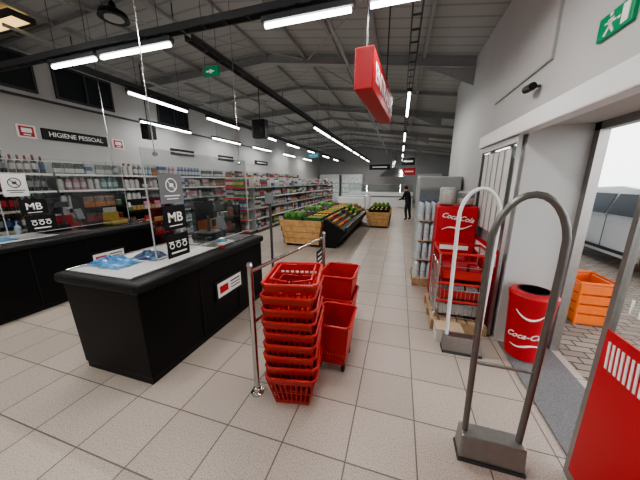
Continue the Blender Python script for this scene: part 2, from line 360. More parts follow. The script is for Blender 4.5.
for (x,y,z,w,h) in ((-3.37,6,2.84,.34,.42),(-5.2,4.5,2.62,.2,.3)):
    r=root('hanging_speaker',(x,y,z),'black box loudspeaker hanging on a rod','speaker')
    b=B(); b.box(x-w/2,x+w/2,y-.1,y+.1,z-h/2,z+h/2); b.obj('speaker_cabinet',BLACKP,r,bevel=.015)
    b=B(); b.lathe([(w*.36,0),(w*.34,.008),(w*.15,-.01),(.01,-.01)],(0,0,0),20); bmesh.ops.rotate(b.bm,verts=b.bm.verts,cent=(0,0,0),matrix=Matrix.Rotation(math.pi/2,3,'X')); bmesh.ops.translate(b.bm,verts=b.bm.verts,vec=(x,y-.105,z-.04)); b.obj('speaker_cone',BLACKP,r)
    b=B(); b.tube([(x,y,z+h/2),(x,y,cz(x)-WG_)],.01); b.obj('hanging_rod',DGREY,r)
r=root('hanging_sign',(-.3,3.1,2.36),'long red box sign with white lettering hanging from ceiling','sign')
b=B(); b.box(-.38,-.22,2.4,3.85,2.36,2.68); b.obj('sign_box',REDS,r,bevel=.008)
text('ENTRADA',.22,(-.218,3.12,2.52),PX,WHT,r,sx=1.2)
for yy in (2.5,3.75):
    b=B(); b.tube([(-.3,yy,2.68),(-.3,yy,cz(-.3)-WG_)],.008); b.obj('hanging_rod',DGREY,r)
r.rotation_euler=(0,0,math.radians(-4.3))
r=root('junction_box',(-.2,2.3,3.0),'white junction box hanging beside the light row','electrical box')
b=B(); b.box(-.35,-.1,2.2,2.38,3.0,3.12); b.obj('box_housing',WHITE,r,bevel=.01)
b=B(); b.tube([(-.22,2.3,3.12),(-.22,2.3,cz(-.22)-WG_)],.01); b.obj('hanging_rod',DGREY,r)
def hsign(x,y,z,w,h,mat,lab):
    r=root('aisle_sign',(x,y,z),lab,'sign')
    b=B(); b.box(x-w/2,x+w/2,y-.02,y+.02,z-h/2,z+h/2); b.obj('sign_panel',mat,r,bevel=.006)
    b=B(); b.box(x-w*.35,x+w*.35,y-.024,y-.02,z-.03,z+.03); b.obj('sign_marking',WHT,r)
    for s in(-1,1): 
        b=B(); b.tube([(x+s*w*.4,y,z+h/2),(x+s*w*.4,y,cz(x+s*w*.4)-WG_)],.004,5); b.obj('suspension_wire',DGREY,r)
hsign(-4.0,12,2.78,.5,.22,M('blue_sign',(.03,.3,.42),.4,emit=.3),'small blue hanging aisle sign')
hsign(.35,12,2.0,.5,.3,REDS,'red hanging department sign')
hsign(.30,12.5,2.45,.55,.32,BLACKP,'black hanging department sign')
hsign(-1.2,16,2.4,1.2,.3,BLACKP,'black hanging department sign')
# ------------------------------------------------------------------ left wall signs
r=root('department_sign',(XL+.02,4.0,2.45),'long black wall sign with white lettering over the shelves','sign')
b=B(); b.box(XL,XL+.03,3.36,4.5,2.37,2.57); b.obj('sign_panel',BLACKP,r,bevel=.004)
text('HIGIENE PESSOAL',.12,(XL+.034,3.93,2.47),PX,WHT,r,bold=.015)
for k,(y,w) in enumerate(((6.7,.9),(8.8,.9),(11.5,1.2))):
    r=root('department_sign',(XL+.02,y,2.45),'black wall sign over the shelves','sign')
    b=B(); b.box(XL,XL+.03,y-w/2,y+w/2,2.36,2.54); b.obj('sign_panel',BLACKP,r,bevel=.004)
    b=B(); b.box(XL+.03,XL+.034,y-w*.36,y+w*.36,2.43,2.47); b.obj('sign_marking',WHT,r)
for (y,z) in ((3.15,2.47),(4.75,2.45)):
    r=root('wall_poster',(XL+.02,y,z),'small square red and white promotional poster','poster')
    b=B(); b.box(XL,XL+.02,y-.13,y+.13,z-.11,z+.11); b.obj('poster_board',WHT,r)
    b=B(); b.box(XL+.02,XL+.023,y-.10,y+.10,z-.085,z+.085); b.obj('poster_print',REDS,r)
    b=B(); b.box(XL+.023,XL+.026,y-.07,y+.07,z-.02,z+.055); b.obj('poster_marking',WHT,r)
    b=B(); b.box(XL+.023,XL+.026,y-.05,y+.05,z-.065,z-.045); b.obj('poster_marking',WHT,r)
# ------------------------------------------------------------------ shelving + products
def bay_wall(y0,L,levels,top,xb,xf,name,lab,grp):
    r=root(name,((xb+xf)/2,y0+L/2,0),lab,'shelf',group=grp)
    s=1 if xf>xb else -1
    b=B(); b.box(min(xb,xb+s*.02),max(xb,xb+s*.02),y0+.01,y0+L-.01,0.1,top); b.obj('back_panel',SHELF,r)
    for z in levels:
        b=B(); b.box(min(xb+s*.02,xf),max(xb+s*.02,xf),y0+.02,y0+L-.02,z-.025,z); b.obj('shelf_board',SHELF,r)
        b=B(); b.box(min(xf,xf+s*.012),max(xf,xf+s*.012),y0+.02,y0+L-.02,z-.035,z+.002); b.obj('price_rail',WHITE if int(z*100)%2 else SHELF,r)
    b=B(); b.box(min(xb,xf),max(xb,xf),y0+.02,y0+L-.02,0,levels[0]-.025); b.obj('plinth',DGREY,r)
    for yy in (y0,y0+L-.02): 
        b=B(); b.box(min(xb,xb+s*.05),max(xb,xb+s*.05),yy,yy+.02,0,top); b.obj('upright',SHELF,r)
LW=[.12,.47,.80,1.12,1.43,1.73]
y=1.9; bays=[]
while y<14.5:
    bay_wall(y,1.25,LW,2.02,XL,XL+.5,'shelf_unit','tall grey metal wall shelving unit filled with packaged goods','wall shelving units'); bays.append(y); y+=1.25
GL=[.12,.45,.78,1.11,1.42]
y=7.0; gb=[]
while y<16.5:
    bay_wall(y,1.25,GL,1.72,-4.62,-4.2,'gondola_shelf','white double aisle shelving unit facing the main aisle','aisle shelving units'); gb.append(y); y+=1.25
def endbay(xc,yf):
    r=root('end_shelf',(xc,yf+.2,0),'end of aisle shelving with promotional goods','shelf')
    b=B(); b.box(xc-.42,xc+.42,yf+.36,yf+.38,.1,1.72); b.obj('back_panel',SHELF,r)
    for z in GL:
        b=B(); b.box(xc-.42,xc+.42,yf,yf+.36,z-.025,z); b.obj('shelf_board',SHELF,r)
        b=B(); b.box(xc-.42,xc+.42,yf-.012,yf,z-.04,z+.002); b.obj('price_rail',REDS,r)
    b=B(); b.box(xc-.42,xc+.42,yf,yf+.36,0,.095); b.obj('plinth',DGREY,r)
endbay(-4.65,6.6)
cols={'red':(.34,.022,.028),'blue':(.03,.07,.22),'yellow':(.40,.28,.07),'green':(.05,.16,.06),'white':(.42,.42,.40),'pink':(.38,.15,.20),'orange':(.40,.14,.04),'brown':(.10,.055,.035),'cyan':(.08,.24,.31),'grey':(.16,.17,.18),'black':(.018,.018,.022)}
CM={k:M('pack_'+k,v,.45,var=.15) for k,v in cols.items()}
def mesh_bottle(body,label,H=.31,R=.038):
    b=B(); p=[(R*.9,0),(R,.01),(R,H*.22),(R,H*.55),(R*.95,H*.62),(R*.4,H*.75),(R*.34,H*.9),(R*.40,H*.905),(R*.4,H)]
    b.lathe(p,seg=10,mi=[0,0,1,0,0,0,2,2]); return b,[CMx(body),CMx(label),CMx('red' if label!='grey' else 'grey')]
WG=M('wine_glass_dark',(.012,.02,.01),.12)
def CMx(n): return WG if n=='wine' else CM[n]
def mesh_deterg(body,cap,H=.26,R=.05):
    b=B(); b.lathe([(R*.95,0),(R,.01),(R,H*.2),(R,H*.55),(R*.9,H*.68),(R*.42,H*.82),(R*.45,H*.84),(R*.42,H)],seg=10,mi=[0,0,2,0,0,1,1]); return b,[CM[body],CM[cap],CM['white']]
def mesh_carton(c1,c2,w=.11,d=.09,h=.24):
    b=B(); b.box(-w/2,w/2,-d/2,d/2,0,h*.3,0); b.box(-w/2,w/2,-d/2,d/2,h*.3,h*.62,1); b.box(-w/2,w/2,-d/2,d/2,h*.62,h*.93,0)
    b.hull8([(-w/2,-d/2,h*.93),(w/2,-d/2,h*.93),(w/2,d/2,h*.93),(-w/2,d/2,h*.93),(-w/2,-.006,h),(w/2,-.006,h),(w/2,.006,h),(-w/2,.006,h)],0); return b,[CM[c1],CM[c2]]
def mesh_can(c,H=.12,R=.04):
    b=B(); b.lathe([(R*.9,0),(R,.006),(R,.012),(R,H-.012),(R,H-.006),(R*.92,H),(R*.86,H-.004)],seg=10,mi=[1,1,0,1,1,1]); return b,[CM[c],STEEL]
def mesh_pouch(c1,c2,w=.15,h=.2):
    b=B(); 
    rows=[(0,.03,w*.9),(.02,.045,w),(h*.5,.05,w),(h*.85,.03,w),(h*.93,.004,w),(h,.003,w)]
    prev=None
    for j,(z,d,ww) in enumerate(rows):
        vs=[b.bm.verts.new(p) for p in ((-ww/2,-d*.5,z),(0,-d,z),(ww/2,-d*.5,z),(ww/2,d*.5,z),(0,d,z),(-ww/2,d*.5,z))]
        if prev:
            for k in range(6): b.bm.faces.new((prev[k],prev[(k+1)%6],vs[(k+1)%6],vs[k])).material_index=(1 if j==2 else 0)
        else: b.bm.faces.new(vs[::-1])
        prev=vs
    b.bm.faces.new(prev); return b,[CM[c1],CM[c2]]
KINDS={}
def proto(kind,name,lab,cat,grp,makers,w):
    L=[]
    for mk in makers:
        b,ms=mk; bmesh.ops.recalc_face_normals(b.bm,faces=b.bm.faces)
        me=bpy.data.meshes.new(name); b.bm.to_mesh(me); b.bm.free()
        for m in ms: me.materials.append(m)
        L.append(me)
    KINDS[kind]=dict(name=name,label=lab,cat=cat,grp=grp,meshes=L,w=w,slots=[])
proto('wine','wine_bottle','dark glass wine bottle with printed label on a shelf','bottle','wine and spirit bottles on the wall shelving',[mesh_bottle('wine','white'),mesh_bottle('wine','grey'),mesh_bottle('wine','red'),mesh_bottle('brown','white',.29),mesh_bottle('wine','blue',.29)],.09)
proto('det','plastic_bottle','coloured plastic bottle with cap on a shelf','bottle','plastic bottles on shelves',[mesh_deterg(a,c) for a,c in (('white','blue'),('pink','white'),('blue','grey'),('grey','white'),('white','red'),('cyan','white'),('white','black'))],.12)
proto('car','carton','printed cardboard carton of packaged goods on a shelf','package','cartons on shelves',[mesh_carton(a,c) for a,c in (('red','white'),('white','blue'),('grey','red'),('blue','white'),('white','brown'),('green','yellow'),('white','pink'),('black','grey'))],.125)
proto('can','tin_can','small tin can with coloured label on a shelf','can','tin cans on shelves',[mesh_can(a) for a in ('red','yellow','green','blue','grey','white')],.095)
proto('pou','snack_bag','sealed printed snack bag on a shelf','bag','snack bags on shelves',[mesh_pouch(a,c) for a,c in (('red','yellow'),('grey','white'),('brown','red'),('white','green'),('brown','orange'),('pink','white'),('black','white'))],.165)
def fill(y0,y1,x,z,kinds,axis='y',face=1,hmax=.3):
    p=y0+.06
    while p<y1-.06:
        k=random.choice(kinds); K=KINDS[k]; mi=random.randrange(len(K['meshes']))
        nrep=random.randint(1,3)
        for _ in range(nrep):
            if p+K['w']/2>y1-.03: break
            pos=(x,p+K['w']/2-.03,z+.001) if axis=='y' else (p+K['w']/2-.03,x,z+.001)
            K['slots'].append((pos,mi,face)); p+=K['w']
        p+=.01+ (.06 if random.random()<.15 else 0)
for n,y0 in enumerate(bays):
    for li,z in enumerate(LW):
        if y0<3.1: ks=['wine']
        elif li==0: ks=['det','pou']
        elif y0<6: ks=['det','det','car','pou']
        else: ks=['car','can','pou']
        fill(y0+.02,y0+1.23,XL+.40,z,ks)
for y0 in gb:
    for z in GL: fill(y0+.02,y0+1.23,-4.32,z,['car','can','pou','det'])
for z in GL: fill(-5.05,-4.25,6.72,z,['car','pou','det'],axis='x',face=0)
def rack(x0,x1,y0,y1,z0,zs,lab):
    r=root('display_rack',((x0+x1)/2,(y0+y1)/2,z0),lab,'rack')
    for yy in (y0,y1-.02): 
        b=B(); b.box(x0,x1,yy,yy+.02,z0,zs[-1]+.22); b.obj('side_panel',BLACKP,r)
    b=B(); b.box(x0,x0+.015,y0,y1,z0,zs[-1]+.25); b.obj('back_panel',BLACKP,r)
    for z in zs:
        b=B(); b.box(x0,x1,y0,y1,z-.015,z); b.box(x1,x1+.008,y0,y1,z-.015,z+.03); b.obj('rack_shelf',BLACKP,r)
    for z in zs: fill(y0+.02,y1-.02,x1-.09,z,['can','pou'])
rack(-4.97,-4.72,2.75,3.45,.90,[.93,1.16],'small black confectionery rack on the checkout counter')
rack(-5.9,-5.6,3.5,5.2,0,[.3,.62,.94],'low black checkout rack with snacks')
rack(-3.45,-3.15,3.6,4.6,0,[.35,.62,.90],'black confectionery rack between the checkouts')
CAMP=Vector((0,0,1.6))
for k,K in KINDS.items():
    sl=sorted(K['slots'],key=lambda s:(Vector(s[0])-CAMP).length)
    for pos,mi,face in sl[:290]:
        o=bpy.data.objects.new(K['name'],K['meshes'][mi]); COL.objects.link(o); o.location=pos
        o.rotation_euler=(0,0,math.pi/2 if face else 0)
        o['label']=K['label']; o['category']=K['cat']; o['group']=K['grp']
    rest=sl[290:]
    if rest:
        bm=bmesh.new(); mats=[]
        for pos,mi,face in rest:
            me=K['meshes'][mi].copy(); me.transform(Matrix.Translation(pos)@Matrix.Rotation(math.pi/2 if face else 0,4,'Z'))
            base=len(bm.faces); bm.from_mesh(me); bm.faces.ensure_lookup_table()
            src=list(K['meshes'][mi].materials)
            for m in src:
                if m not in mats: mats.append(m)
            for f in bm.faces[base:]: f.material_index=mats.index(src[f.material_index])
            bpy.data.meshes.remove(me)
        me=bpy.data.meshes.new('m'); bm.to_mesh(me); bm.free()
        for m in mats: me.materials.append(m)
        o=bpy.data.objects.new(K['name']+'_rows',me); COL.objects.link(o); o['label']='distant rows of '+K['label']; o['category']=K['cat']; o['kind']='stuff'; o['group']=K['grp']
# ------------------------------------------------------------------ checkouts
def counter(x0,x1,y0,y1,fy0,fy1):
    r=root('checkout_counter',((x0+x1)/2,(y0+y1)/2,0),'black supermarket checkout counter with grey conveyor belt','counter')
    b=B(); b.box(x0+.05,x1-.03,y0+.03,y1-.03,0,.06); b.obj('plinth',BLACKP,r)
    b=B(); b.hull8([(x0+.04,y0+.02,.06),(x1-.01,y0+.02,.06),(x1-.01,y1,.06),(x0+.04,y1,.06),(x0+.02,y0+.0,.80),(x1,y0+.0,.80),(x1,y1,.80),(x0+.02,y1,.80)])
    b.obj('counter_body',BLACK,r,bevel=.008)
    b=B(); b.box(x0-.03,x1+.04,y0-.03,y1+.02,.80,.885); b.obj('counter_bumper',BLACKP,r,bevel=.03,seg=3)
    b=B(); b.box(x0+.06,x1-.10,y0+.04,y0+1.0,.885,.897); b.obj('conveyor_belt',BELT,r,bevel=.004)
    b=B(); b.box(x0+.08,x1-.12,y0+1.02,y0+1.35,.885,.9); b.obj('scanner_plate',STEEL,r,bevel=.003)
    b=B(); b.box(x1-.085,x1-.07,y0+.03,y1-.05,.885,.905); b.obj('guide_rail',CHROME,r,bevel=.003)
    b=B(); b.box(x0+.035,x0+.05,y0+.03,y1-.05,.885,.905); b.obj('guide_rail',CHROME,r,bevel=.003)
    b=B(); b.box(x1-.005,x1+.012,fy0,fy1,.36,.58); b.obj('notice_frame',BLACKP,r,bevel=.004)
    b=B(); b.box(x1+.012,x1+.015,fy0+.03,fy1-.03,.39,.55); b.obj('notice_sheet',WHT,r)
    b=B(); b.box(x1+.015,x1+.017,fy0+.06,fy0+(fy1-fy0)*.42,.43,.51); b.obj('notice_print',REDS,r)
    for (c0,c1) in ((.50,.515),(.465,.475),(.43,.44)):
        b=B(); b.box(x1+.015,x1+.017,fy0+(fy1-fy0)*.52,fy1-.06,c0,c1); b.obj('notice_line',DGREY,r)
    for yy in (y0+.6,y0+1.2): 
        b=B(); b.box(x1-.004,x1+.003,yy,yy+.006,.07,.79); b.obj('panel_joint',RUB,r)
counter(-2.58,-1.76,1.24,3.0,2.03,2.5)
counter(-5.0,-4.2,1.2,3.5,2.4,2.9)
def plexi(x,y0,y1,z0,z1,signs,lab='clear acrylic hygiene screen hanging over the checkout'):
    r=root('acrylic_screen',(x,(y0+y1)/2,z0),lab,'screen')
    b=B(); b.box(x-.003,x+.003,y0,y1,z0,z1); b.obj('acrylic_pane',PLEXI,r)
    b=B()
    e=.005
    for (a0,a1,c0,c1) in ((y0,y1,z1-.004,z1+.004),(y0,y1,z0-.004,z0+.004),(y0-.003,y0+.004,z0,z1),(y1-.004,y1+.003,z0,z1)): b.box(x-e,x+e,a0,a1,c0,c1)
    b.obj('pane_edge',SHELF,r)
    for yy in (y0+.12,y1-.12): 
        b=B(); b.tube([(x,yy,z1-.04),(x,yy,cz(x)-WG_)],.005,6); b.obj('suspension_wire',CHROME,r)
        b=B(); b.tube([(x-.014,yy,z1-.04),(x+.014,yy,z1-.04)],.014,10); b.obj('pane_clamp',CHROME,r)
def card(x,y0,y1,z0,z1,kind,mat=BLACKP):
    w=y1-y0; h=z1-z0; yc=(y0+y1)/2; zc=(z0+z1)/2
    labs={'no':'grey card with prohibition circle symbol','mb':'black card with white payment lettering','ic':'black card with white cart pictograms'}
    r=root('notice_card',(x,yc,z0),labs[kind]+' fixed on the acrylic screen','sign')
    b=B(); b.box(x,x+.004,y0,y1,z0,z1); b.obj('card_sheet',mat,r)
    X=x+.005
    b=B()
    WM=WHT if mat!=PAPER else DGREY
    if kind=='no':
        b.tube([(X,yc+.055*math.cos(a*math.pi/12),zc+.03+.055*math.sin(a*math.pi/12)) for a in range(24)],.005,5,closed=True)
        b.tube([(X,yc-.038,zc+.068),(X,yc+.038,zc-.008)],.005,5); b.box(X,X+.002,yc-.02,yc+.02,zc+.015,zc+.045)
        b.box(X,X+.001,yc-.08,yc+.08,zc-.065,zc-.055); b.box(X,X+.001,yc-.06,yc+.06,zc-.09,zc-.082); b.obj('card_symbol',WM,r)
    elif kind=='mb':
        b.box(X,X+.001,yc-.07,yc+.07,zc-.075,zc-.067); b.obj('card_symbol',WM,r); text('MB',.12,(X,yc,zc),PX,WM,r)
    else:
        for k in range(3):
            yy=yc-.07+k*.07
            b.tube([(X,yy+.022*math.cos(a*math.pi/6),zc+.022*math.sin(a*math.pi/6)) for a in range(12)],.005,4,closed=True)
            b.tube([(X,yy-.03,zc+.035),(X,yy+.02,zc+.035)],.005,4)
        b.box(X,X+.001,yc-.085,yc+.085,zc-.07,zc-.055); b.obj('card_symbol',WM,r)
plexi(-1.9,1.55,2.95,.96,1.85,None)
card(-1.895,1.66,1.90,1.41,1.66,'no',GRYS); card(-1.895,1.66,1.90,1.18,1.39,'mb'); card(-1.895,1.66,1.90,.93,1.14,'ic')
plexi(-4.4,1.75,3.2,.96,1.85,None)
card(-4.395,1.90,2.16,1.19,1.38,'mb'); card(-4.395,1.92,2.22,.98,1.17,'ic'); card(-4.395,1.80,2.02,1.42,1.68,'no',PAPER)
def pos(x,y,z,lab):
    r=root('cash_register',(x,y,z),lab,'cash register')
    b=B(); b.box(x-.14,x+.14,y-.15,y+.15,z,z+.09); b.obj('register_base',BLACKP,r,bevel=.01)
    b=B(); b.tube([(x,y,z+.09),(x,y,z+.28)],.02,10); b.obj('screen_stand',DGREY,r)
    b=B(); b.hull8([(x-.03,y-.17,z+.24),(x+.0,y-.17,z+.24),(x,y+.17,z+.24),(x-.03,y+.17,z+.24),(x-.08,y-.17,z+.46),(x-.05,y-.17,z+.46),(x-.05,y+.17,z+.46),(x-.08,y+.17,z+.46)]); b.obj('touch_screen',BLACKP,r,bevel=.006)
    b=B(); b.tube([(x+.1,y+.1,z+.09),(x+.1,y+.1,z+.36)],.012); b.box(x+.085,x+.115,y+.02,y+.18,z+.34,z+.41); b.obj('customer_display',DGREY,r)
pos(-2.25,2.6,.9,'black cash register with touch screen on the checkout')
pos(-4.68,2.3,.9,'black cash register with touch screen on the checkout')
def cardterm(x,y,z):
    r=root('card_terminal',(x,y,z),'grey card payment terminal on a stalk','card terminal')
    b=B(); b.tube([(x,y,z),(x,y,z+.18)],.012); b.lathe([(.05,z),(.05,z+.01),(.02,z+.015)],(x,y,0),12); b.obj('terminal_stalk',DGREY,r)
    b=B(); b.hull8([(x-.04,y-.045,z+.17),(x+.05,y-.045,z+.15),(x+.05,y+.045,z+.15),(x-.04,y+.045,z+.17),(x-.03,y-.045,z+.30),(x+.0,y-.045,z+.30),(x+.0,y+.045,z+.30),(x-.03,y+.045,z+.30)]); b.obj('terminal_body',GRYS,r,bevel=.008)
cardterm(-1.98,2.5,.9); cardterm(-4.5,2.55,.9)
def sanitizer(x,y,z):
    r=root('sanitizer_bottle',(x,y,z),'clear hand sanitizer bottle with white pump on the checkout','bottle')
    b=B(); b.lathe([(.03,0),(.034,.01),(.034,.11),(.014,.13),(.014,.14)],(x,y,z),12); b.obj('bottle_body',PET,r,smooth=True)
    b=B(); b.tube([(x,y,z+.14),(x,y,z+.18),(x+.035,y,z+.18)],.006,8); b.obj('pump',WHITE,r)
sanitizer(-2.45,2.38,.887); sanitizer(-4.9,2.05,.887)
def tray(x,y,z,c,lab):
    r=root('counter_display',(x,y,z),lab,'display box')
    b=B(); w,d=.1,.13; b.box(x-w,x+w,y-d,y+d,z,z+.01); b.box(x-w,x-w+.006,y-d,y+d,z,z+.2); b.box(x-w,x+w,y-d,y-d+.006,z,z+.09); b.box(x-w,x+w,y+d-.006,y+d,z,z+.09); b.box(x+w-.006,x+w,y-d,y+d,z,z+.05); b.obj('display_tray',CM[c],r)
    b=B(); b.box(x-w-.004,x-w,y-d*.8,y+d*.8,z+.12,z+.28); b.obj('display_header',CM['white'],r)
tray(-2.42,2.85,.887,'orange','orange open counter display box with white header')
tray(-4.84,2.58,.887,'red','red open counter display box with white header')
tray(-4.58,3.1,.887,'yellow','yellow open counter display box with white header')
r=root('desk_ornament',(-1.82,2.28,.887),'small round green and white counter ornament on red base','ornament')
b=B(); b.lathe([(.03,0),(.03,.015),(.01,.02)],(-1.82,2.28,.887),14); b.obj('ornament_base',RED,r)
b=B(); b.lathe([(.005,.02),(.035,.035),(.045,.07),(.03,.105),(.005,.115)],(-1.82,2.28,.887),14,mi=[0,1,0,1]); b.obj('ornament_body',[CM['cyan'],WHT],r,smooth=True)
r=root('metal_pole',(-1.66,3.09,0),'slim dark metal pole rising beside the checkout end','pole')
b=B(); b.tube([(-1.66,3.12,0),(-1.66,3.12,1.45)],.018,12); b.obj('pole_shaft',DGREY,r,smooth=True)
b=B(); b.lathe([(.07,0),(.07,.01),(.02,.02)],(-1.66,3.12,0),16); b.obj('pole_base',DGREY,r)
b=B(); b.box(-1.72,-1.60,3.09,3.11,1.3,1.45); b.obj('pole_plate',GRYS,r,bevel=.004)
def bagobj(x,y,z,mat,lab,s=1):
    b=B(); n=12; vs=[]
    rnd=random.Random(int(abs(x)*100)+3)
    for i in range(n):
        for j in range(n):
            u=(i/(n-1)-.5); v=(j/(n-1)-.5)
            h=.05*max(0,1-(u*u+v*v)*4)**.5*(0.5+rnd.random())+.003
            vs.append(b.bm.verts.new((x+u*.34*s*(1+.2*rnd.random()),y+v*.2*s*(1+.3*rnd.random()),z+h)))
    for i in range(n-1):
        for j in range(n-1): b.bm.faces.new((vs[i*n+j],vs[(i+1)*n+j],vs[(i+1)*n+j+1],vs[i*n+j+1]))
    o=b.obj('plastic_bag',mat,loc=(x,y,z),smooth=False,label=lab,category='bag')
    md=o.modifiers.new('s','SOLIDIFY'); md.thickness=.002; md.offset=1
bagobj(-2.33,1.50,.898,M('blue_bag',(.07,.22,.42),.3,var=.5,scale=14),'crumpled light blue plastic bag on the conveyor belt')
bagobj(-2.2,1.75,.898,M('blue_bag2',(.05,.09,.18),.3,var=.5,scale=14),'crumpled dark blue plastic bag on the conveyor belt',.8)
b=B(); b.box(-4.7,-4.45,1.55,1.85,.898,.905); b.box(-4.68,-4.46,1.58,1.84,.905,.910); b.obj('leaflet_stack',M('blue_leaflet',(.08,.25,.45),.5,var=.3),loc=(-4.6,1.7,.898),label='small stack of blue leaflets lying on the belt',category='leaflets')
# ------------------------------------------------------------------ barrier
r=root('chrome_barrier',(-.95,1.45,0),'chrome tubular checkout lane barrier with two posts','barrier')
P=[(-.95,1.45),(-.77,2.65)]
for (x,y) in P:
    b=B(); b.tube([(x,y,.0),(x,y,1.03)],.021,14); b.lathe([(.05,0),(.05,.012),(.03,.018),(.028,.05),(.02,.055)],(x,y,0),18); b.lathe([(.02,1.03),(.024,1.035),(.018,1.055),(.004,1.06)],(x,y,0),14); b.obj('post',CHROME,r,smooth=True)
for zz,rr in ((.99,.014),(.6,.012)):
    b=B(); b.tube([(-.95,1.45,zz),(-.90,1.8,zz),(-.77,2.65,zz)],rr,10); b.obj('rail',CHROME,r,smooth=True)
r=root('price_notice',(-.77,2.5,.7),'small black notice with white lettering clipped to the barrier','sign')
b=B(); b.box(-.765,-.76,2.38,2.58,.66,.90); b.obj('notice_plate',BLACKP,r)
for k in range(4): 
    b=B(); b.box(-.76,-.757,2.41,2.55-.02*(k%2),.85-.05*k,.865-.05*k); b.obj('notice_line',WHT,r)
# ------------------------------------------------------------------ baskets
def lerp(a,c,t): return a+(c-a)*t
def basket(name,loc,lab,W=.43,D=.30,w=.33,d=.21,H=.24,grp=None,roll=False,mat=RED,band=.60):
    r=root(name,loc,lab,'shopping basket'); 
    if grp: r['group']=grp
    x,y,z=loc
    def hw(t): return lerp(w,W,t)/2
    def hd(t): return lerp(d,D,t)/2
    b=B(); z0=z+.0
    def ring(t0,t1,th,out=0):
        a0,c0,a1,c1=hw(t0)+out,hd(t0)+out,hw(t1)+out,hd(t1)+out
        za,zb=z0+H*t0,z0+H*t1
        b.hull8([(x-a0,y-c0,za),(x+a0,y-c0,za),(x+a0,y-c0+th,za),(x-a0,y-c0+th,za),(x-a1,y-c1,zb),(x+a1,y-c1,zb),(x+a1,y-c1+th,zb),(x-a1,y-c1+th,zb)])
        b.hull8([(x-a0,y+c0-th,za),(x+a0,y+c0-th,za),(x+a0,y+c0,za),(x-a0,y+c0,za),(x-a1,y+c1-th,zb),(x+a1,y+c1-th,zb),(x+a1,y+c1,zb),(x-a1,y+c1,zb)])
        b.hull8([(x-a0,y-c0,za),(x-a0+th,y-c0,za),(x-a0+th,y+c0,za),(x-a0,y+c0,za),(x-a1,y-c1,zb),(x-a1+th,y-c1,zb),(x-a1+th,y+c1,zb),(x-a1,y+c1,zb)])
        b.hull8([(x+a0-th,y-c0,za),(x+a0,y-c0,za),(x+a0,y+c0,za),(x+a0-th,y+c0,za),(x+a1-th,y-c1,zb),(x+a1,y-c1,zb),(x+a1,y+c1,zb),(x+a1-th,y+c1,zb)])
    th=.006
    ring(0,.14,th); ring(band*.55,band*.55+.06,th); ring(band,1.0,th)
    b.box(x-w/2,x+w/2,y-d/2,y+d/2,z0,z0+.006)
    for side in range(4):
        n=11 if side<2 else 8
        for k in range(n+1):
            t=k/n*2-1; t0,t1=.12,band+.02
            if side<2:
                s=-1 if side==0 else 1
                xa,xb=x+t*(hw(t0)-.006),x+t*(hw(t1)-.006); ya,yb=y+s*(hd(t0)-th/2),y+s*(hd(t1)-th/2); q=.0065
                b.hull8([(xa-q,ya-th/2,z0+H*t0),(xa+q,ya-th/2,z0+H*t0),(xa+q,ya+th/2,z0+H*t0),(xa-q,ya+th/2,z0+H*t0),(xb-q,yb-th/2,z0+H*t1),(xb+q,yb-th/2,z0+H*t1),(xb+q,yb+th/2,z0+H*t1),(xb-q,yb+th/2,z0+H*t1)])
            else:
                s=-1 if side==2 else 1
                ya,yb=y+t*(hd(t0)-.006),y+t*(hd(t1)-.006); xa,xb=x+s*(hw(t0)-th/2),x+s*(hw(t1)-th/2); q=.0065
                b.hull8([(xa-th/2,ya-q,z0+H*t0),(xa+th/2,ya-q,z0+H*t0),(xa+th/2,ya+q,z0+H*t0),(xa-th/2,ya+q,z0+H*t0),(xb-th/2,yb-q,z0+H*t1),(xb+th/2,yb-q,z0+H*t1),(xb+th/2,yb+q,z0+H*t1),(xb-th/2,yb+q,z0+H*t1)])
    b.obj('basket_body',mat,r)
    b=B()
    zt=z+H; o=.012
    b.tube([(x+cx*(hw(1)+o*.3)-cx*.03*ax,y+cy*(hd(1)+o*.3)-cy*.03*ay,zt) for cx,cy,ax,ay in ((-1,-1,1,0),(1,-1,1,0),(1,-1,0,1),(1,1,0,1),(1,1,1,0),(-1,1,1,0),(-1,1,0,1),(-1,-1,0,1))],.012,8,closed=True)
    b.obj('basket_rim',mat,r,smooth=True)
    if not roll:
        for s in (-1,1):
            b=B(); b.tube([(x-hw(1)+.05,y+s*.02,zt+.002),(x-hw(1)+.07,y+s*(hd(1)-.04),zt+.012),(x+hw(1)-.07,y+s*(hd(1)-.04),zt+.012),(x+hw(1)-.05,y+s*.02,zt+.002)],.008,8)
            b.obj('handle',mat,r,smooth=True)
    else:
        b=B(); b.tube([(x-.08,y+hd(1)+.01,z+.05),(x-.08,y+hd(1)+.02,zt+.01),(x+.08,y+hd(1)+.02,zt+.01),(x+.08,y+hd(1)+.01,z+.05)],.008,8); b.obj('pull_handle',mat,r)
    return r
G='stacked red handheld baskets'
bx,by=-.68,1.60
first=basket('shopping_basket',(bx,by,.0),'red plastic lattice handheld basket nested in the stack',W=.45,D=.35,w=.34,d=.25,H=.25,grp=G,band=.78)
first.rotation_euler=(0,0,math.radians(90+10))
for k in range(1,9):
    dup(first,loc=(bx+random.uniform(-.006,.006),by+random.uniform(-.006,.006),k*.088),rotz=math.radians(100+random.uniform(-3,3)))
def wheels(r,w,d,z,s=.03):
    x,y,_=r.location
    for sx in(-1,1):
        for sy in(-1,1):
            b=B(); b.tube([(x+sx*w/2-.012,y+sy*d/2,s),(x+sx*w/2+.012,y+sy*d/2,s)],s,12); b.box(x+sx*w/2-.015,x+sx*w/2+.015,y+sy*d/2-.01,y+sy*d/2+.01,s,z+.005); b.obj('wheel',RUB,r)
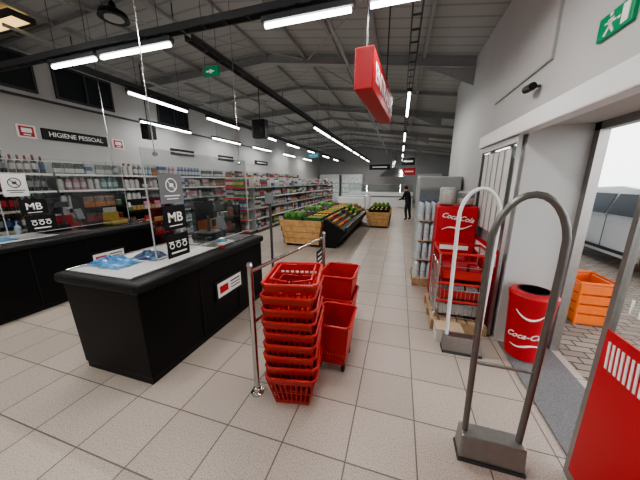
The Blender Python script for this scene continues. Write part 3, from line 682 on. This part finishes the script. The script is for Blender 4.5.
ra=basket('rolling_basket',(-.47,2.0,.07),'red plastic rolling shopping basket with deep sides',W=.31,D=.40,w=.24,d=.31,H=.38,roll=True,band=.3); wheels(ra,.21,.26,.07)
rb=basket('rolling_basket',(-.54,2.48,.07),'red plastic rolling shopping basket behind the basket stack',W=.34,D=.42,w=.27,d=.33,H=.38,roll=True,band=.3); wheels(rb,.22,.28,.07)
rc=basket('rolling_basket',(-.54,2.48,.31),'red rolling shopping basket nested on top of another',W=.34,D=.42,w=.27,d=.33,H=.38,roll=True,band=.3)
# ------------------------------------------------------------------ security gates
def gate(x,y,lab):
    near=y<2
    r=root('security_gate',(x,y,0),lab,'security gate',group='anti theft gates at the entrance')
    b=B(); b.hull8([(x-.165,y-.06,0.02),(x+.165,y-.06,0.02),(x+.165,y+.06,0.02),(x-.165,y+.06,0.02),(x-.16,y-.05,.17),(x+.16,y-.05,.17),(x+.16,y+.05,.17),(x-.16,y+.05,.17)]); b.obj('gate_base',STEEL,r,bevel=.008)
    pts=[(x-.135,y,.16),(x-.145,y,.7),(x-.152,y,1.2)]
    for k in range(1,14):
        a=math.pi-k*math.pi/14; pts.append((x+.153*math.cos(a),y,1.28+.26*math.sin(a)))
    pts+=[(x+.152,y,1.2),(x+.145,y,.7),(x+.135,y,.16)]
    b=B(); b.tube(pts,.0165,12); b.obj('antenna_loop',M('gate_tube',(.20,.19,.18),.35,.7) if near else WHITE,r,smooth=True)
    b=B(); b.tube([(x-.14,y,.62),(x+.14,y,.62)],.007,8); b.obj('cross_bar',STEEL,r)
    b=B(); b.box(x-.17,x+.17,y-.065,y+.065,0,.02); b.obj('foot_plate',DGREY,r)
gate(.60,1.42,'brushed steel arch shaped anti theft gate pedestal on the floor')
gate(.66,2.45,'pale arch shaped anti theft gate pedestal on the floor')
# ------------------------------------------------------------------ red bin
bx_,by_=1.21,2.58
r=root('trash_bin',(bx_,by_,.0),'red round waste bin with white script lettering in the doorway','bin')
b=B(); b.lathe([(.135,.011),(.145,.02),(.172,.56),(.177,.57),(.177,.60),(.182,.62),(.17,.64),(.125,.655)],(bx_,by_,0),28); b.obj('bin_body',REDS,r,smooth=True)
b=B(); b.lathe([(.125,.655),(.11,.66),(.10,.63),(.01,.62)],(bx_,by_,0),24); b.obj('bin_opening',BLACKP,r)
def oncyl(a,z): 
    R=.145+.027*(z/.57)+.005; return (bx_+R*math.cos(a),by_+R*math.sin(a),z)
A0=math.radians(248)
b=B(); b.tube([oncyl(A0+math.radians(t*6),.43+.0018*t*t) for t in range(-6,7)],[.003+.008*(1-abs(t)/6) for t in range(-6,7)],6); b.obj('smile_mark',WHT,r)
t=text('Coca-Cola',.072,(0,0,0),(0,0,0),WHT,r,shear=.35,bold=.012)
for v in t.data.vertices:
    a=A0+v.co.x/.155; R=.145+.027*((.24+v.co.y)/.57)+.003+v.co.z
    v.co=Vector((bx_+R*math.cos(a),by_+R*math.sin(a),.26+v.co.y+.12*v.co.x))-wloc(r)
t.location=(0,0,0); t.rotation_euler=(0,0,0)
b=B(); b.tube([oncyl(A0+math.radians(k*6),.165+.015*math.sin(k*.45)+.002*k) for k in range(-7,8)],[.002+.008*math.sin(math.pi*(k+7)/14) for k in range(-7,8)],6); b.obj('white_wave',WHT,r)
# ------------------------------------------------------------------ right side goods
def pallet(x0,x1,y0,y1):
    r=root('wooden_pallet',((x0+x1)/2,(y0+y1)/2,0),'worn wooden pallet on the tiled floor','pallet')
    n=6
    for k in range(n):
        b=B(); a=x0+(x1-x0)*k/n; b.box(a+.005,a+(x1-x0)/n-.012,y0,y1,.10,.12); b.obj('deck_board',PALW,r,bevel=.003)
    for t in (0,.5,1):
        b=B(); yy=lerp(y0+.04,y1-.04,t); b.box(x0,x1,yy-.04,yy+.04,0,.10); b.obj('stringer',PALW,r,bevel=.003)
pallet(.42,.97,2.78,3.5)
x0,x1,y0,y1=.46,.95,2.85,3.32
r=root('wire_display_cart',(.7,3.05,.12),'grey wire display cart with red edges standing on the pallet','cart')
b=B()
for zz in (.3,.52,.72,.14):
    b.tube([(x0,y0,zz),(x1,y0,zz),(x1,y1,zz),(x0,y1,zz)],.006,6,closed=True)
for k in range(13):
    xx=lerp(x0,x1,k/12); b.tube([(xx,y0,.14),(xx,y0,.52)],.0028,5); b.tube([(xx,y0,.14),(xx,y1,.14)],.0028,5); b.tube([(xx,y1,.14),(xx,y1,.72)],.0028,5)
for k in range(11):
    yy=lerp(y0,y1,k/10); b.tube([(x0,yy,.14),(x0,yy,.72)],.0028,5); b.tube([(x1,yy,.14),(x1,yy,.72)],.0028,5)
b.obj('wire_frame',CHROME,r)
for (xx,yy) in ((x0,y0),(x1,y0),(x0,y1),(x1,y1)): 
    b=B(); b.tube([(xx,yy,.12),(xx,yy,.86)],.011,8); b.obj('corner_post',CHROME,r)
b=B(); b.tube([(x0,y0,.86),(x1,y0,.86),(x1,y1,.86),(x0,y1,.86)],.014,8,closed=True); b.obj('red_edge',RED,r,smooth=True)
for zz in (.53,.33):
    b=B(); b.tube([(x0,y0,zz),(x1,y0,zz)],.015,8); b.obj('red_edge',RED,r,smooth=True)
def crate(x0,x1,y0,y1,z0,z1,mat,lab):
    r=root('storage_crate',((x0+x1)/2,(y0+y1)/2,z0),lab,'crate')
    b=B(); t=.012
    b.box(x0,x1,y0,y1,z0,z0+t); b.box(x0,x1,y0,y0+t,z0,z1); b.box(x0,x1,y1-t,y1,z0,z1); b.box(x0,x0+t,y0,y1,z0,z1); b.box(x1-t,x1,y0,y1,z0,z1); b.obj('crate_body',mat,r,bevel=.003)
    b=B(); b.tube([(x0,y0,z1),(x1,y0,z1),(x1,y1,z1),(x0,y1,z1)],.009,6,closed=True); b.obj('crate_rim',mat,r)
crate(.50,.91,2.89,3.28,.15,.28,CM['white'],'shallow pale plastic crate in the wire cart')
crate(.50,.91,2.89,3.28,.34,.44,RED,'shallow red crate in the wire cart')
crate(.50,.91,2.89,3.28,.56,.66,RED,'shallow red crate on top level of the cart')
random.seed(11)
def small_cartons(zz,n,lab,cs):
    for k in range(n):
        for j in range(2):
            c=random.choice(cs)
            dx=.56+k*.13; dy=2.96+j*.14
            b,ms=mesh_carton(c,random.choice(['white','red','grey']),.1,.09,random.uniform(.12,.2)); bmesh.ops.translate(b.bm,verts=b.bm.verts,vec=(dx,dy,zz))
            b.obj('small_carton',ms,loc=(dx,dy,zz),label=lab,category='package',group='cartons in the cart crates')
small_cartons(.163,3,'small printed carton in the pale crate',['white','grey','pink']); small_cartons(.353,3,'small printed carton in the lower red crate',['red','white','grey','black']); small_cartons(.573,3,'small printed carton in the upper red crate',['red','red','white'])
r=root('cardboard_box',(.6,2.62,0),'open pale cardboard box on the floor by the gate','box')
b=B(); b.box(.45,.70,2.56,2.74,0,.13); b.obj('box_body',PAPER,r,bevel=.004)
b=B(); b.box(.445,.705,2.555,2.745,.13,.14); b.obj('box_flap',CARD,r)
r=root('promotional_stand',(.74,3.75,0),'red promotional drinks stand with white script lettering','display stand')
b=B(); b.hull8([(.50,3.62,.0),(.97,3.62,0),(.97,3.95,0),(.50,3.95,0),(.50,3.62,1.28),(.97,3.62,1.28),(.97,3.95,1.3),(.50,3.95,1.3)]); b.obj('stand_body',REDS,r,bevel=.02,seg=3)
text('Coca-Cola',.088,(.735,3.615,1.14),(90,10,0),WHT,r,shear=.35,bold=.008)
b=B(); b.tube([(.56+.035*k,3.612,.98+.02*math.sin(k*.7)+.006*k) for k in range(11)],[.003+.008*math.sin(math.pi*k/10) for k in range(11)],6); b.obj('white_wave',WHT,r)
b=B(); b.box(.56,.9,3.612,3.62,.72,.8); b.obj('white_stripe',WHT,r)
for (x,z0,w,h,lab) in ((.62,1.3,.2,.22,'white plastic wrapped pack'),(.84,1.3,.2,.17,'pale wrapped household pack')):
    b=B(); b.lathe([(w*.42,0),(w*.5,.02),(w*.5,h*.5),(w*.5,h-.02),(w*.42,h)],(x,3.78,z0),14,mi=[0,0,1,0]); b.obj('wrapped_pack',[CM['white'],CM['grey'] if x>.7 else CM['white']],loc=(x,3.78,z0),smooth=True,label=lab+' on the stand',category='package')
bb=B(); bb.lathe([(.036,0),(.04,.01),(.04,.09),(.036,.1),(.04,.11),(.04,.19),(.034,.225),(.015,.26),(.015,.285)],seg=10,mi=[0,0,1,0,0,0,0,2])
bm_=bb.bm; bmesh.ops.recalc_face_normals(bm_,faces=bm_.faces); wme=bpy.data.meshes.new('water_bottle'); bm_.to_mesh(wme); bm_.free()
for m in (PET,CM['white'],CM['blue']): wme.materials.append(m)
for lv in range(4):
    zt=.133+lv*.30
    b=B(); b.box(.29,.76,4.02,4.42,zt-.012,zt); b.obj('cardboard_tray',CARD,loc=(.5,4.2,zt),label='flat cardboard tray between layers of bottles',category='tray')
    for i_ in range(5):
        for j_ in range(4):
            o=bpy.data.objects.new('water_bottle',wme); COL.objects.link(o); o.location=(.34+i_*.09,4.08+j_*.09,zt); o['label']='clear plastic water bottle in the stacked packs'; o['category']='bottle'; o['group']='stacked water bottles'
pallet(.28,.98,4.0,4.6)
r=root('drinks_fridge',(.66,5.4,0),'tall white upright refrigerator against the wall','refrigerator')
b=B(); b.box(.34,1.02,5.0,5.75,.08,1.68); b.obj('fridge_body',SHELF,r,bevel=.02)
b=B(); b.box(.36,1.0,4.975,5.0,.25,1.45); b.obj('fridge_door',M('fridge_door_glass',(.20,.22,.24),.15),r,bevel=.005)
b=B(); b.box(.36,1.0,4.98,5.0,1.48,1.65); b.obj('fridge_header',SHELF,r)
b=B(); b.tube([(.4,4.95,.6),(.4,4.95,1.1)],.01,8); b.obj('handle',STEEL,r)
for (xx,yy) in ((.4,5.1),(.96,5.1),(.4,5.7),(.96,5.7)): 
    b=B(); b.tube([(xx,yy,0),(xx,yy,.08)],.02); b.obj('leg',DGREY,r)
# ------------------------------------------------------------------ produce stands
def stand(x0,x1,y0,y1,h,lab):
    r=root('produce_stand',((x0+x1)/2,(y0+y1)/2,0),lab,'display stand')
    b=B()
    n=4
    for k in range(n):
        za=.06+(h-.06)*k/n; zb=.06+(h-.06)*(k+1)/n-.008
        f0=.12*(1-k/(n-1)); 
        b.box(x0+f0,x1-f0*.5,y0,y0+.03,za,zb); b.box(x0+f0,x1-f0*.5,y1-.03,y1,za,zb)
        b.box(x0+f0,x0+f0+.03,y0,y1,za,zb); b.box(x1-f0*.5-.03,x1-f0*.5,y0,y1,za,zb)
    b.obj('wood_cladding',WOOD,r,bevel=.004)
    b=B(); b.box(x0+.16,x1-.1,y0+.05,y1-.05,0,.2); b.box(x0+.14,x1-.1,y0+.04,y1-.04,h-.12,h-.05); b.obj('inner_base',BLACKP,r)
    return r
stand(-2.85,-1.72,5.8,10.4,.66,'pale wooden plank produce stand with crates of vegetables')
stand(-1.08,-.22,9.0,11.0,.55,'low pale wooden produce box in the aisle')
r=root('produce_slope',(-1.5,8.0,0),'black sloping fruit and vegetable display with crates','display stand')
b=B(); b.hull8([(-1.69,5.85,0),(-1.40,5.85,0),(-1.40,10.4,0),(-1.69,10.4,0),(-1.69,5.85,.72),(-1.15,5.85,.42),(-1.15,10.4,.42),(-1.69,10.4,.72)]); b.obj('sloping_front',BLACKP,r)
b=B(); b.box(-1.17,-1.13,5.85,10.4,.38,.52); b.obj('front_lip',BLACKP,r)
PROD=[('lettuce',(.08,.22,.03),.085,'green leafy lettuce head'),('orange',(.60,.22,.03),.045,'ripe round orange'),('tomato',(.45,.04,.02),.042,'shiny red tomato'),('apple',(.28,.32,.05),.042,'green apple'),('aubergine',(.05,.02,.06),.05,'dark purple aubergine'),('lemon',(.6,.48,.06),.038,'yellow lemon')]
pm={}
for nm,c,rr,lab in PROD:
    b=B()
    pr=[(rr*.1,0),(rr*.7,rr*.25),(rr,rr*.9),(rr*.8,rr*1.55),(rr*.25,rr*1.85),(rr*.08,rr*1.8)]
    b.lathe(pr,seg=9)
    if nm=='lettuce':
        for v in b.bm.verts: v.co.x*=1+random.uniform(-.25,.25); v.co.y*=1+random.uniform(-.25,.25); v.co.z*=1+random.uniform(-.1,.15)
    bmesh.ops.recalc_face_normals(b.bm,faces=b.bm.faces); me=bpy.data.meshes.new(nm); b.bm.to_mesh(me); b.bm.free()
    me.materials.append(M('produce_'+nm,c,.4,var=.15)); 
    for p in me.polygons: p.use_smooth=True
    pm[nm]=me
for col in range(2):
    for k in range(9):
        ya=5.9+k*.5
        if col==0: xa,xb=-2.78,-2.28
        else: xa,xb=-2.24,-1.78
        nm,c,rr,lab=PROD[(k*2+col*3)%6]
        zc=.61
        crate(xa,xb,ya,ya+.46,zc,zc+.1,BLACKP if k%2 else M('green_crate',(.03,.12,.04),.5),'shallow produce crate on the wooden stand')
        m=3 if rr>.06 else 4
        for i_ in range(m):
            for j_ in range(m):
                o=bpy.data.objects.new(nm,pm[nm]); COL.objects.link(o)
                o.location=(lerp(xa+.08,xb-.08,i_/(m-1)),lerp(ya+.08,ya+.38,j_/(m-1)),zc+.013); o.rotation_euler=(0,0,random.random()*6)
                o.scale=(1,1,1.3); o['label']=lab+' in a produce crate'; o['category']='vegetable' if nm in ('lettuce','tomato','aubergine') else 'fruit'; o['group']=nm+' in crates'
for k in range(9):
    nm,c,rr,lab=PROD[(k+1)%6]
    for i_ in range(3):
        for j_ in range(3):
            x=-1.60+i_*.14; z=.72-(x+1.69)*.30/.54-.004
            o=bpy.data.objects.new(nm,pm[nm]); COL.objects.link(o); o.location=(x,5.98+k*.5+j_*.14,z); o['label']=lab+' on the sloping display'; o['category']='vegetable' if nm in ('lettuce','tomato','aubergine') else 'fruit'; o['group']=nm+' on the slope'
for k in range(3):
    crate(-1.0,-.3,9.1+k*.6,9.6+k*.6,.5,.62,BLACKP,'black produce crate on the low wooden box')
    nm,c,rr,lab=PROD[[3,1,0][k]]
    for i_ in range(4):
        for j_ in range(3):
            o=bpy.data.objects.new(nm,pm[nm]); COL.objects.link(o); o.location=(-.9+i_*.16,9.2+k*.6+j_*.14,.513); o.scale=(1,1,1.5); o['label']=lab+' in a produce crate'; o['category']='fruit'; o['group']=nm+' in the low box'
# ------------------------------------------------------------------ back of store
r=root('deli_counter',(-1.2,17.2,0),'long white serving counter with curved glass front','counter')
b=B(); b.box(-3.2,.8,16.8,17.7,0.0,.9); b.obj('counter_body',WHITE,r,bevel=.02)
b=B(); b.hull8([(-3.2,16.82,.9),(.8,16.82,.9),(.8,16.84,.9),(-3.2,16.84,.9),(-3.2,17.1,1.35),(.8,17.1,1.35),(.8,17.12,1.35),(-3.2,17.12,1.35)]); b.obj('glass_front',GLASS,r)
b=B(); b.box(-3.2,.8,17.1,17.5,1.35,1.38); b.obj('counter_top',STEEL,r)
b=B(); b.box(-3.2,.8,16.79,16.8,.6,.68); b.obj('front_stripe',CM['grey'],r)
r=root('extractor_hood',(-.6,19.5,2.0),'stainless steel kitchen extractor hood with duct','extractor hood')
b=B(); b.hull8([(-1.5,18.9,1.9),(.5,18.9,1.9),(.5,20.3,1.9),(-1.5,20.3,1.9),(-.8,19.4,2.5),(-.2,19.4,2.5),(-.2,20.0,2.5),(-.8,20.0,2.5)]); b.obj('hood',CHROME,r)
b=B(); b.tube([(-.5,19.85,2.5),(-.5,19.85,3.72)],.14,16); b.obj('duct',CHROME,r)
for (x,y,w) in ((-2.2,12.6,1.3),(-2.2,14.6,1.3),(1.6,9,1.4),(2.3,13,1.4)):
    r=root('chest_freezer',(x,y,0),'white chest freezer with sliding glass lid','freezer')
    b=B(); b.box(x-w/2,x+w/2,y-.4,y+.4,.08,.85); b.obj('freezer_body',WHITE,r,bevel=.03)
    b=B(); b.box(x-w/2+.05,x+w/2-.05,y-.35,y+.35,.85,.88); b.obj('glass_lid',M('freezer_lid',(.35,.42,.45),.1),r)
    b=B(); b.box(x-w/2+.05,x+w/2-.05,y-.35,y+.35,.0,.08); b.obj('freezer_base',DGREY,r)
for x in (-5.4,-3.6,2.0):
    r=root('wall_chiller',(x,20.5,0),'tall open refrigerated wall cabinet with lit shelves','refrigerator')
    b=B(); b.box(x-.8,x+.8,20.2,20.98,.0,2.1); b.obj('chiller_body',WHITE,r,bevel=.02)
    b=B(); b.box(x-.75,x+.75,20.18,20.2,.4,1.8); b.obj('chiller_interior',M('chiller_int',(.45,.5,.5),.4,emit=.3,var=.6,scale=12),r)
    for z in (.7,1.05,1.4): 
        b=B(); b.box(x-.75,x+.75,20.15,20.18,z,z+.04); b.obj('shelf_edge',STEEL,r)
# ------------------------------------------------------------------ person
def skinmesh(verts,edges,rad,sub=2):
    me=bpy.data.meshes.new('t'); me.from_pydata(verts,edges,[]); o=bpy.data.objects.new('t',me); COL.objects.link(o)
    md=o.modifiers.new('skin','SKIN'); md.use_smooth_shade=True
    for i_,r_ in enumerate(rad):
        sv=me.skin_vertices[0].data[i_]; sv.radius=(r_ if isinstance(r_,tuple) else (r_,r_)); sv.use_root=(i_==0)
    s=o.modifiers.new('sub','SUBSURF'); s.levels=sub
    dg=bpy.context.evaluated_depsgraph_get(); m2=bpy.data.meshes.new_from_object(o.evaluated_get(dg)); bpy.data.objects.remove(o); return m2
V=[(0,0,.88),(0,.02,1.05),(0,.07,1.22),(0,.12,1.33),(0,.15,1.38),(0,.19,1.46),(0,.21,1.54),
   (-.17,.11,1.30),(-.22,.18,1.06),(-.18,.36,.98),(-.17,.44,.97),
   (.17,.11,1.30),(.22,.18,1.06),(.18,.36,.98),(.17,.44,.97),
   (-.09,0,.84),(-.10,.05,.48),(-.11,-.02,.09),(-.12,.10,.04),
   (.09,0,.84),(.10,-.04,.48),(.11,-.10,.09),(.12,.02,.04)]
E=[(0,1),(1,2),(2,3),(3,4),(4,5),(5,6),(3,7),(7,8),(8,9),(9,10),(3,11),(11,12),(12,13),(13,14),(0,15),(15,16),(16,17),(17,18),(0,19),(19,20),(20,21),(21,22)]
Rr=[.15,.14,.15,.12,.055,.085,.075,.065,.05,.04,.035,.065,.05,.04,.035,.10,.07,.05,.04,.10,.07,.05,.04]
for s,pi in ((-1,10),(1,14)):
    base=Vector(V[pi])
    for f in range(4):
        a=base+Vector(((f-1.5)*.018,.045,-.004)); c=a+Vector(((f-1.5)*.003,.03+.006*(f in(1,2)),-.012)); d=c+Vector((0,.018,-.022))
        n0=len(V); V+= [tuple(a),tuple(c),tuple(d)]; E+=[(pi,n0),(n0,n0+1),(n0+1,n0+2)]; Rr+=[.010,.009,.008]
    a=base+Vector((-s*.035,.015,0)); c=a+Vector((-s*.015,.03,-.01)); n0=len(V); V+=[tuple(a),tuple(c)]; E+=[(pi,n0),(n0,n0+1)]; Rr+=[.011,.009]
pme=skinmesh(V,E,Rr)
for m in (CLOTH,CLOTH2,SKIN,BLACKP): pme.materials.append(m)
for p in pme.polygons:
    c=p.center; p.use_smooth=True
    if c.z>1.40: p.material_index=2
    elif c.y>.38 and .85<c.z<1.1: p.material_index=2
    elif c.z<.1: p.material_index=3
    elif c.z<.86 and abs(c.y)<.25: p.material_index=1
    else: p.material_index=0
px_,py_=.38,11.2
pr_=root('person',(px_,py_,0),'person in black jacket and dark trousers standing by the produce','person')
o=bpy.data.objects.new('body',pme); COL.objects.link(o); o.parent=pr_
b=B(); b.lathe([(.02,.09),(.06,.08),(.09,.03),(.093,-.02),(.08,-.07)],(0,0,0),14); bmesh.ops.translate(b.bm,verts=b.bm.verts,vec=(px_,py_+.165,1.545)); b.obj('hair',HAIR,pr_,smooth=True)
b=B(); b.lathe([(.012,0),(.010,.02),(.004,.04)],(px_,py_+.285,1.475),8); b.obj('nose',SKIN,pr_)
for s in(-1,1):
    b=B(); b.lathe([(.002,0),(.009,.005),(.009,.012),(.002,.017)],(px_+s*.03,py_+.277,1.505),8); b.obj('eye',BLACKP,pr_)
    b=B(); b.lathe([(.006,0),(.016,.015),(.016,.04),(.006,.055)],(px_+s*.085,py_+.19,1.47),8); b.obj('ear',SKIN,pr_)
b=B(); b.box(px_-.02,px_+.02,py_+.27,py_+.282,1.445,1.453); b.obj('mouth',CM['pink'],pr_)
pr_.rotation_euler=(0,0,math.radians(60)); pr_.scale=(.86,.86,.86)
# ------------------------------------------------------------------ world, camera
w=bpy.data.worlds.new('world'); SC.world=w; w.use_nodes=True; nt=w.node_tree; bg=nt.nodes['Background']
tc=nt.nodes.new('ShaderNodeTexCoord'); nz=nt.nodes.new('ShaderNodeTexNoise'); nz.inputs['Scale'].default_value=2
rp=nt.nodes.new('ShaderNodeValToRGB'); rp.color_ramp.elements[0].color=(.88,.9,.93,1); rp.color_ramp.elements[1].color=(1,1,1,1)
nt.links.new(tc.outputs['Generated'],nz.inputs['Vector']); nt.links.new(nz.outputs['Fac'],rp.inputs['Fac']); nt.links.new(rp.outputs['Color'],bg.inputs['Color'])
bg.inputs['Strength'].default_value=3.4
cd=bpy.data.cameras.new('camera'); cam=bpy.data.objects.new('camera',cd); COL.objects.link(cam); SC.camera=cam
cd.sensor_fit='HORIZONTAL'; cd.sensor_width=36; cd.lens=36*255/640; cd.clip_start=.05
cam.location=(0,0,1.6)
cam.rotation_euler=(math.radians(90-13.03),0,math.radians(17.0))
